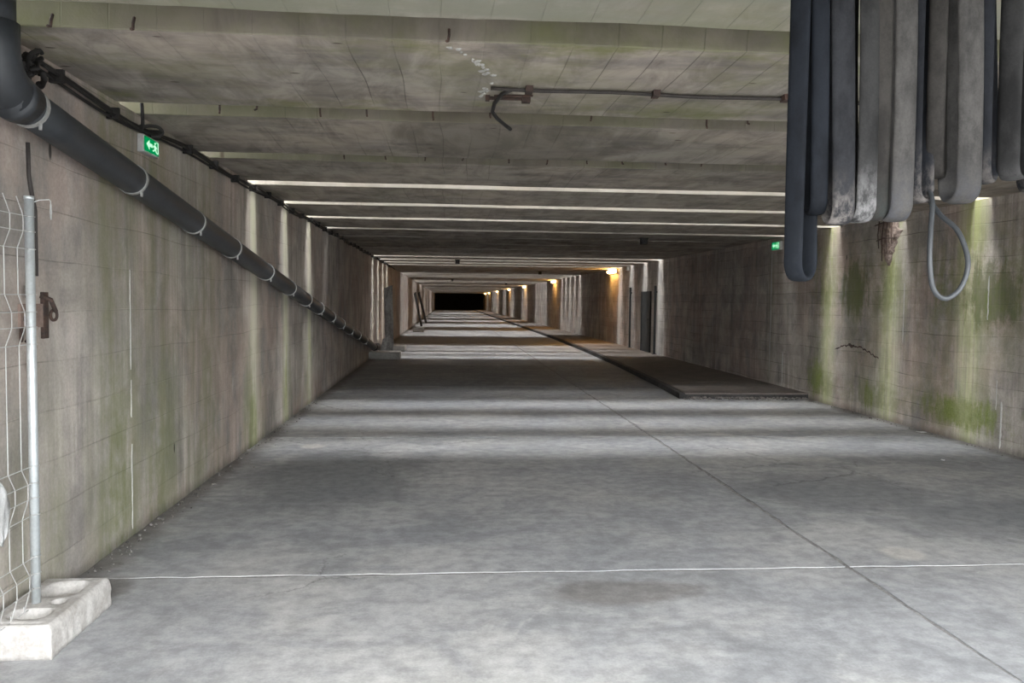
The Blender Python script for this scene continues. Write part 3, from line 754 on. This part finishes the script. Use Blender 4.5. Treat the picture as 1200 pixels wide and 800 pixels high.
# small fittings
wb = thing('junction_box', (XR-0.04, 27.1, 2.68), 'small white junction box on the right wall near the nearest lamp', 'box')
obj('box_body', MB().box(XR-0.09, XR, 27.0, 27.2, 2.68, 2.82), PAPER, wb, bevel=0.008)
obj('box_lid', MB().box(XR-0.10, XR-0.09, 27.02, 27.18, 2.70, 2.80), HOUSING, wb)
_pos = [((3.73,15.3),'dark ceiling box right of the passage centre, nearest to the camera'),((0.30,24.65),'dark ceiling box left of the passage centre, before the first lamp'),
        ((3.79,33.2),'dark ceiling box just beyond the nearest wall lamp'),((0.28,46.7),'dark ceiling box on the left in the middle distance'),((3.97,54.9),'farthest dark ceiling box on the right side')]
for (x, yy), lb in _pos:
    r = thing('ceiling_box', (x, yy, ZC-0.12), lb, 'box', 'dark boxes under the ceiling')
    obj('box_body', MB().box(x-0.065, x+0.065, yy-0.065, yy+0.065, ZC-0.12, ZC-0.01), BOXDARK, r, bevel=0.01)
    obj('mounting_plate', MB().box(x-0.085, x+0.085, yy-0.085, yy+0.085, ZC-0.012, ZC+0.002), BOXDARK, r)

# ------------------------------------------------------------------ conduit under the second beam
cd = thing('ceiling_conduit', (1.9, 4.72, ZC-0.03), 'thin dark conduit under the second roof beam with a bent loose end', 'conduit')
pts = [(0.24+0.14*i, 4.69 + 0.016*math.sin(i*0.9) + 0.006*i*0.6, ZC-0.018) for i in range(29)]
obj('conduit_tube', MB().tube(pts, 0.011, 8), CONDUIT, cd, True)
obj('loose_end', MB().tube([(0.36,4.70,ZC-0.02),(0.31,4.76,ZC-0.03),(0.275,4.92,ZC-0.045),(0.27,5.08,ZC-0.06),(0.31,5.20,ZC-0.075),(0.37,5.30,ZC-0.095),(0.405,5.36,ZC-0.105)], 0.012, 8), BLACK, cd, True, label='bent black loose cable end')
for x in (0.46,1.20,1.98,2.8,3.6):
    obj('conduit_clip', MB().box(x-0.02, x+0.02, 4.665, 4.735, ZC-0.036, ZC+0.002), RUST, cd)
br = thing('rusty_bracket', (0.33, 4.93, ZC-0.02), 'small rusty bracket under the second beam beside the loose cable end', 'bracket')
obj('bracket_bar', MB().tube([(0.22,4.93,ZC-0.014),(0.47,4.93,ZC-0.014)], 0.010, 6), RUST, br)
obj('bracket_rod', MB().tube([(0.27,4.90,ZC-0.008),(0.50,4.87,ZC-0.008)], 0.006, 6), RUST, br)
obj('bolt_head', MB().box(0.44,0.49,4.905,4.955,ZC-0.035,ZC), RUST, br)
obj('bolt_head', MB().box(0.22,0.245,4.91,4.95,ZC-0.03,ZC), RUST, br)

# ------------------------------------------------------------------ rusty fixture on the left wall behind the fence post
rf = thing('wall_fixture', (XL+0.02, 4.25, 1.25), 'rusty iron wall plate with hooks and rings behind the fence post', 'bracket')
obj('plate', MB().box(XL, XL+0.014, 4.14, 4.42, 1.44, 1.56), mat_simple('plate_rust', (0.25,0.18,0.15), 0.9, 0.3, 12.0), rf, label='pale rusty plate')
def ring(c, r, tr, tilt):
    n = 18; q = Matrix.Rotation(tilt, 3, 'Z')
    return MB().tube([Vector(c) + q @ Vector((0.0, r*math.cos(2*math.pi*k/n), 1.35*r*math.sin(2*math.pi*k/n))) for k in range(n)], tr, 7, True)
for c, r, t in (((XL+0.03,4.17,1.62),0.022,0.5),((XL+0.03,4.44,1.50),0.020,-0.4),((XL+0.03,4.11,1.41),0.022,0.4),((XL+0.03,4.21,1.25),0.03,0.2)):
    obj('ring', ring(c, r, 0.008, t), RUST, rf, True)
obj('hook', MB().tube([(XL,4.18,1.50),(XL+0.04,4.17,1.46),(XL+0.05,4.16,1.40),(XL+0.03,4.16,1.37)], 0.012, 7), RUST, rf, True)
obj('hook', MB().tube([(XL,4.36,1.60),(XL+0.045,4.38,1.58),(XL+0.05,4.42,1.52)], 0.012, 7), RUST, rf, True)
obj('hinge_leaf', MB().box(XL, XL+0.02, 4.36, 4.41, 1.38, 1.62), RUST, rf, bevel=0.003)

# ------------------------------------------------------------------ fence panel, left foreground
FX = -1.93; FY = 3.94
fp = thing('wire_fence', (FX, 2.3, 0.12), 'galvanised wire mesh fence panel standing along the left wall', 'fence')
obj('post', MB().sweep([(FX,FY,0.10),(FX,FY,1.0),(FX,FY,2.05)], circ(0.0205,16), wdir=(1,0,0)), GALV, fp, True)
obj('post', MB().sweep([(FX,0.52,0.10),(FX,0.52,1.0),(FX,0.52,2.05)], circ(0.0205,16), wdir=(1,0,0)), GALV, fp, True)
ZB = [1.93,1.49,0.69,0.26]
vz = [0.17]
prof = [(0.0,0.16)]
def vwire(yy):
    pts = [(FX,yy,0.17)]
    for zb in sorted(ZB):
        pts += [(FX,yy,zb-0.115),(FX+0.0,yy+0.055,zb-0.035),(FX,yy+0.055,zb+0.035),(FX,yy,zb+0.115)]
    pts.append((FX,yy,2.055)) if pts[-1][2] < 2.04 else None
    return MB().tube(pts, 0.0022, 5)
v0 = obj('vertical_wire', vwire(3.83), WIRE, fp)
for i in range(1, 29):
    c = v0.copy(); COL.objects.link(c); c.parent = fp; c.location = v0.location + Vector((0,-0.113*i,0))
hs = []
for zb in ZB:
    for dz in (-0.115,-0.035,0.035,0.115):
        if zb+dz < 2.04: hs.append(zb+dz)
def hwire(z):
    mb = MB().tube([(FX+0.004,0.50,z),(FX+0.004,FY-0.02,z)], 0.0022, 5)
    n = 12                                           # the wire is wrapped round the post
    mb.tube([(FX+0.023*math.cos(a), FY+0.023*math.sin(a), z) for a in [math.pi*(-0.6+1.5*k/n) for k in range(n+1)]], 0.0024, 5)
    return mb
h0 = obj('horizontal_wire', hwire(hs[0]), WIRE, fp)
for z in hs[1:]:
    c = h0.copy(); COL.objects.link(c); c.parent = fp; c.location = h0.location + Vector((0,0,z-hs[0]))
obj('tie_hook', MB().tube([(FX,FY+0.02,2.03),(FX+0.03,FY+0.03,2.045),(FX+0.072,FY+0.04,2.05),(FX+0.078,FY+0.04,2.04),(FX+0.078,FY+0.04,2.03)], 0.0025, 5), WIRE, fp)
mb = MB()
for k in range(3):
    n = 10
    mb.tube([(FX+0.078, FY+0.04+0.007*math.cos(2*math.pi*q/n)*(1 if k % 2 else 0.4), 2.015-0.022*k+0.014*math.sin(2*math.pi*q/n)) for q in range(n)], 0.0028, 5, True)
obj('tie_chain', mb, WIRE, fp, label='short bright chain')
pc = obj('post_cap', MB().sweep([(FX,FY,2.045),(FX,FY,2.06)], circ(0.022,16), wdir=(1,0,0)), GALV, fp, True)

# concrete foot block with moulded hollows
bx0, bx1, by0, by1, bh = -2.045, -1.735, 3.655, 4.285, 0.15
mb = MB(); NX, NYB = 32, 64
def topz(x, yy):
    z = bh
    def hol(cx, cy, rx, ry, d, p=4):
        q = (abs((x-cx)/rx)**p + abs((yy-cy)/ry)**p)
        return -d*max(0.0, min(1.0, (1.15-q)/0.5)) if q < 1.15 else 0.0
    z += hol(-1.885, 4.125, 0.085, 0.105, 0.055)
    z += hol(-1.890, 3.80, 0.085, 0.060, 0.05)
    z += hol(-1.83, 3.945, 0.028, 0.03, 0.04, 2)
    z += hol(-1.885, 4.262, 0.10, 0.012, 0.012)
    z += hol(-1.885, 3.69, 0.10, 0.014, 0.012)
    return z + 0.0015*mnoise.noise(Vector((x*40, yy*40, 0)))
vs = []
for j in range(NYB+1):
    for i in range(NX+1):
        x = bx0+(bx1-bx0)*i/NX; yy = by0+(by1-by0)*j/NYB
        z = topz(x, yy)
        if i in (0,NX) or j in (0,NYB): z -= 0.012
        vs.append((x,yy,z))
fs = [(j*(NX+1)+i, j*(NX+1)+i+1, (j+1)*(NX+1)+i+1, (j+1)*(NX+1)+i) for j in range(NYB) for i in range(NX)]
border = [i for i in range(NX+1)] + [(j)*(NX+1)+NX for j in range(1,NYB+1)] + [NYB*(NX+1)+i for i in range(NX-1,-1,-1)] + [j*(NX+1) for j in range(NYB-1,0,-1)]
nb = len(vs); cx, cy = (bx0+bx1)/2, (by0+by1)/2
levels = [0.125,0.09,0.055,0.02,0.0]
for lz in levels:
    for q in border:
        x, yy, _ = vs[q]
        k = 0.006*mnoise.noise(Vector((x*25, yy*25, lz*30))) + 0.012*min(1,(bh-lz)/0.03) - 0.004
        vs.append((x + (k if x > cx else -k), yy + (k if yy > cy else -k)*(1 if abs(yy-cy) > 0.25 else 0), lz))
m = len(border)
prev = border
for l in range(len(levels)):
    cur = [nb + l*m + k for k in range(m)]
    fs += [(prev[k], cur[k], cur[(k+1)%m], prev[(k+1)%m]) for k in range(m)]
    prev = cur
fs.append(tuple(prev))
ff = obj('concrete_block', mb.add(vs, fs), FOOTC, None, True)
tag(ff, 'pale concrete fence foot block with moulded hollows on the floor beside the left wall', 'block')

# torn plastic caught on the mesh
mb = MB(); vs = []; NXp, NZp = 8, 12
for j in range(NZp+1):
    t = j/NZp
    half = 0.055*math.sin(math.pi*min(1, t*1.08+0.02))**0.7 + 0.006
    for i in range(NXp+1):
        u = i/NXp*2-1
        vs.append((FX + 0.012 + 0.018*mnoise.noise(Vector((u*2.2, t*4, 3))), 3.62 + u*half*1.3 + 0.02*mnoise.noise(Vector((t*6, 1, u))), 0.52 + t*0.30 + 0.02*mnoise.noise(Vector((u*3, t*3, 9)))))
fs = [(j*(NXp+1)+i, j*(NXp+1)+i+1, (j+1)*(NXp+1)+i+1, (j+1)*(NXp+1)+i) for j in range(NZp) for i in range(NXp)]
ts = tag(obj('plastic_scrap', mb.add(vs, fs), PLASTIC, None, True), 'torn scrap of white plastic caught on the fence mesh', 'scrap')
so = ts.modifiers.new('solid', 'SOLIDIFY'); so.thickness = 0.002

# ------------------------------------------------------------------ hanging flat hoses, right foreground
HY = 2.32; HZ = 2.66
hb = thing('hanger_bar', (1.9, HY, HZ-0.03), 'steel bar under the roof from which the flat hoses hang', 'bar')
obj('bar_tube', MB().sweep([(0.86,HY,HZ),(1.6,HY,HZ),(2.35,HY,HZ)], circ(0.03,14), wdir=(0,1,0)), GALV, hb, True)
for x in (0.90, 1.70, 2.28):
    obj('hanger', MB().box(x-0.02, x+0.02, HY-0.006, HY+0.006, HZ+0.02, ZC+0.002), RUST, hb)
HG = 'flat hoses hanging in loops from the bar'
def hose(x, w, zb, d, a0, a1, mat, label, xb=None, th=0.017, bul0=0.0, ytw=0.0):
    """closed loop of flat hose over the bar; it turns about the vertical from a0 at the bar to a1 at the bend"""
    xb = x if xb is None else xb
    top, r0, r1 = HZ, 0.030 + th*0.62, d/2
    pts = []; wd = []
    def at(sv, z, off):
        a = a0 + (a1-a0)*sv**1.3
        L = Vector((math.sin(a), math.cos(a), 0))
        pts.append(Vector((x + (xb-x)*sv, HY + ytw*sv, z)) + L*off); wd.append((math.cos(a), -math.sin(a), 0))
    n = 20
    for k in range(n+1):              # near strand, going down
        t = k/n
        at(t, top + (zb + r1 - top)*t, -(r0 + (r1-r0)*t**1.5) - (0.008+bul0)*math.sin(math.pi*t))
    for k in range(1, 11):            # bottom bend
        a = math.pi*k/11
        at(1, zb + r1 - r1*math.sin(a), -r1*math.cos(a))
    for k in range(n+1):              # far strand, going up
        t = 1-k/n
        at(t, top + (zb + r1 - top)*t, (r0 + (r1-r0)*t**1.5) + 0.01*math.sin(math.pi*t))
    for k in range(1, 7):
        a = math.pi*k/7
        at(0, top + r0*math.sin(a), r0*math.cos(a))
    sec = [(w/2*math.cos(2*math.pi*k/14)*(1 if k % 7 else 1.0), th/2*(1 if math.sin(2*math.pi*k/14) > 0 else -1)*abs(math.sin(2*math.pi*k/14))**0.75) for k in range(14)]
    o = obj('flat_hose', MB().sweep(pts, sec, wdir=wd, closed=True), mat, None, True)
    return tag(o, label, 'hose', HG)
HD = mat_hose('hose_dark', (0.008,0.0095,0.0125), (0.013,0.015,0.0185), 1.66)
HB = mat_hose('hose_blue_grey', (0.017,0.0175,0.0195), (0.19,0.172,0.16), 1.76)
HC = mat_hose('hose_grey', (0.022,0.0215,0.021), (0.19,0.185,0.184), 1.80)
HP = mat_hose('hose_pale', (0.052,0.049,0.046), (0.056,0.057,0.063), 1.80)
HK = mat_hose('hose_black', (0.011,0.012,0.0145), (0.12,0.108,0.10), 1.86)
HN = mat_hose('hose_brown', (0.027,0.0245,0.022), (0.033,0.038,0.036), 1.75)
hose(1.020, 0.056, 1.675, 0.100, 0.55, 0.85, HD, 'leftmost dark flat hose whose loop hangs lowest of all', 1.036)
hose(1.066, 0.050, 1.872, 0.070, 0.35, 0.20, HD, 'second flat hose from the left, dark, half behind the lowest loop', 1.084, ytw=0.015)
hose(1.120, 0.066, 1.842, 0.080, 0.20, 0.05, HB, 'third flat hose from the left with pale scuffs at its bend', 1.144)
hose(1.186, 0.064, 1.850, 0.080, -0.15, -0.10, HC, 'fourth flat hose from the left, chalky white over its lower end', 1.207)
hose(1.245, 0.056, 1.858, 0.070, 0.20, 0.10, HN, 'fifth flat hose from the left, narrow and plain grey brown', 1.262, ytw=0.012)
hose(1.304, 0.068, 1.855, 0.085, -0.05, 0.00, HP, 'sixth flat hose from the left, pale grey and dusty', 1.316)
hose(1.368, 0.060, 1.910, 0.076, 0.75, 1.00, HK, 'seventh flat hose from the left, dark with its loop turned edge on', 1.388)
hose(1.428, 0.050, 1.990, 0.060, 0.50, 0.70, HN, 'eighth flat hose from the left, thin brownish, curving behind the wide pale one', 1.462, ytw=0.03)
hose(1.496, 0.078, 1.912, 0.090, 0.02, 0.02, HP, 'ninth flat hose from the left, widest and pale blue grey', 1.518)
hose(1.566, 0.060, 1.972, 0.085, 0.60, 0.85, HK, 'tenth flat hose from the left, dark loop just right of the widest one', 1.592)
hose(1.668, 0.062, 1.985, 0.085, 0.75, 0.95, HC, 'eleventh flat hose from the left, grey loop at the right border', 1.684)
hose(1.745, 0.062, 1.950, 0.080, 0.2, 0.2, HK, 'last flat hose on the right of the bar, behind the grey loop', 1.75)
# round thin hose hanging in a single loop
th = MB().tube(catmull([(1.400,HY-0.03,HZ+0.045),(1.402,HY+0.02,HZ+0.045),(1.404,HY+0.062,2.5),(1.440,HY+0.11,2.3),(1.456,HY+0.115,2.12),(1.448,HY+0.09,1.99),(1.420,HY-0.02,1.92),(1.390,HY-0.07,1.82),(1.378,HY-0.09,1.73),(1.392,HY-0.09,1.65),(1.430,HY-0.09,1.622),(1.475,HY-0.09,1.655),(1.500,HY-0.08,1.73),(1.492,HY-0.04,1.82),(1.468,HY+0.02,1.88),(1.474,HY+0.10,1.97),(1.472,HY+0.115,2.2),(1.45,HY+0.085,2.5),(1.44,HY+0.05,HZ+0.02),(1.438,HY+0.0,HZ+0.05)]), 0.0075, 10)
tag(obj('round_hose', th, mat_simple('round_hose_rubber', (0.034,0.037,0.040), 0.45, 0.2, 10.0, 0, 0.1), None, True), 'thin round grey hose hanging in one open loop below the flat hoses', 'hose')

# ------------------------------------------------------------------ doorway and posts on the right wall
door = struct(obj('door_1', MB().box(XR-0.03, XR+0.01, 24.05, 25.05, 0.10, 1.88), DARKMETAL))
obj('door_frame', MB().box(XR-0.045, XR, 23.97, 24.05, 0.10, 1.95), DARKMETAL, door)
obj('door_frame', MB().box(XR-0.045, XR, 25.05, 25.13, 0.10, 1.95), DARKMETAL, door)
obj('door_frame', MB().box(XR-0.045, XR, 24.05, 25.05, 1.88, 1.95), DARKMETAL, door)
obj('door_handle', MB().tube([(XR-0.03,24.15,1.1),(XR-0.08,24.15,1.1),(XR-0.08,24.27,1.1)], 0.01, 6), DARKMETAL, door)
for yy, lb in ((23.32,'thin dark steel post on the right wall in front of the dark door'),(26.55,'thin dark steel post on the right wall beyond the dark door')):
    p = thing('steel_post', (XR-0.06, yy, 0.10), lb, 'post')
    obj('post_tube', MB().box(XR-0.09, XR-0.03, yy-0.03, yy+0.03, 0.10, 2.10), DARKMETAL, p, bevel=0.006)
    obj('base_plate', MB().box(XR-0.12, XR-0.002, yy-0.06, yy+0.06, 0.10, 0.112), DARKMETAL, p)
    obj('wall_strap', MB().box(XR-0.03, XR-0.002, yy-0.02, yy+0.02, 1.9, 1.94), DARKMETAL, p)

# ------------------------------------------------------------------ litter
def scrap(x, yy, lx, ly, rot, label):
    mb = MB(); vs = []; n = 5
    for j in range(n):
        for i in range(n):
            u, v = (i/(n-1)-0.5)*lx, (j/(n-1)-0.5)*ly
            c, s_ = math.cos(rot), math.sin(rot)
            vs.append((x+u*c-v*s_, yy+u*s_+v*c, 0.006+0.010*abs(mnoise.noise(Vector((u*30,v*30,x))))+0.01*(i == 0)))
    o = obj('paper_scrap', mb.add(vs, [(j*n+i,j*n+i+1,(j+1)*n+i+1,(j+1)*n+i) for j in range(n-1) for i in range(n-1)]), PAPER)
    m = o.modifiers.new('solid', 'SOLIDIFY'); m.thickness = 0.003
    return tag(o, label, 'litter', 'paper scraps on the floor')
scrap(5.98, 9.72, 0.12, 0.06, 0.3, 'white paper scrap on the floor at the foot of the right wall')
scrap(5.13, 7.94, 0.05, 0.03, 0.8, 'tiny white paper scrap out on the floor, nearer the camera')
scrap(4.62, 13.08, 0.10, 0.05, 0.1, 'white scrap lying at the broken front edge of the walkway')
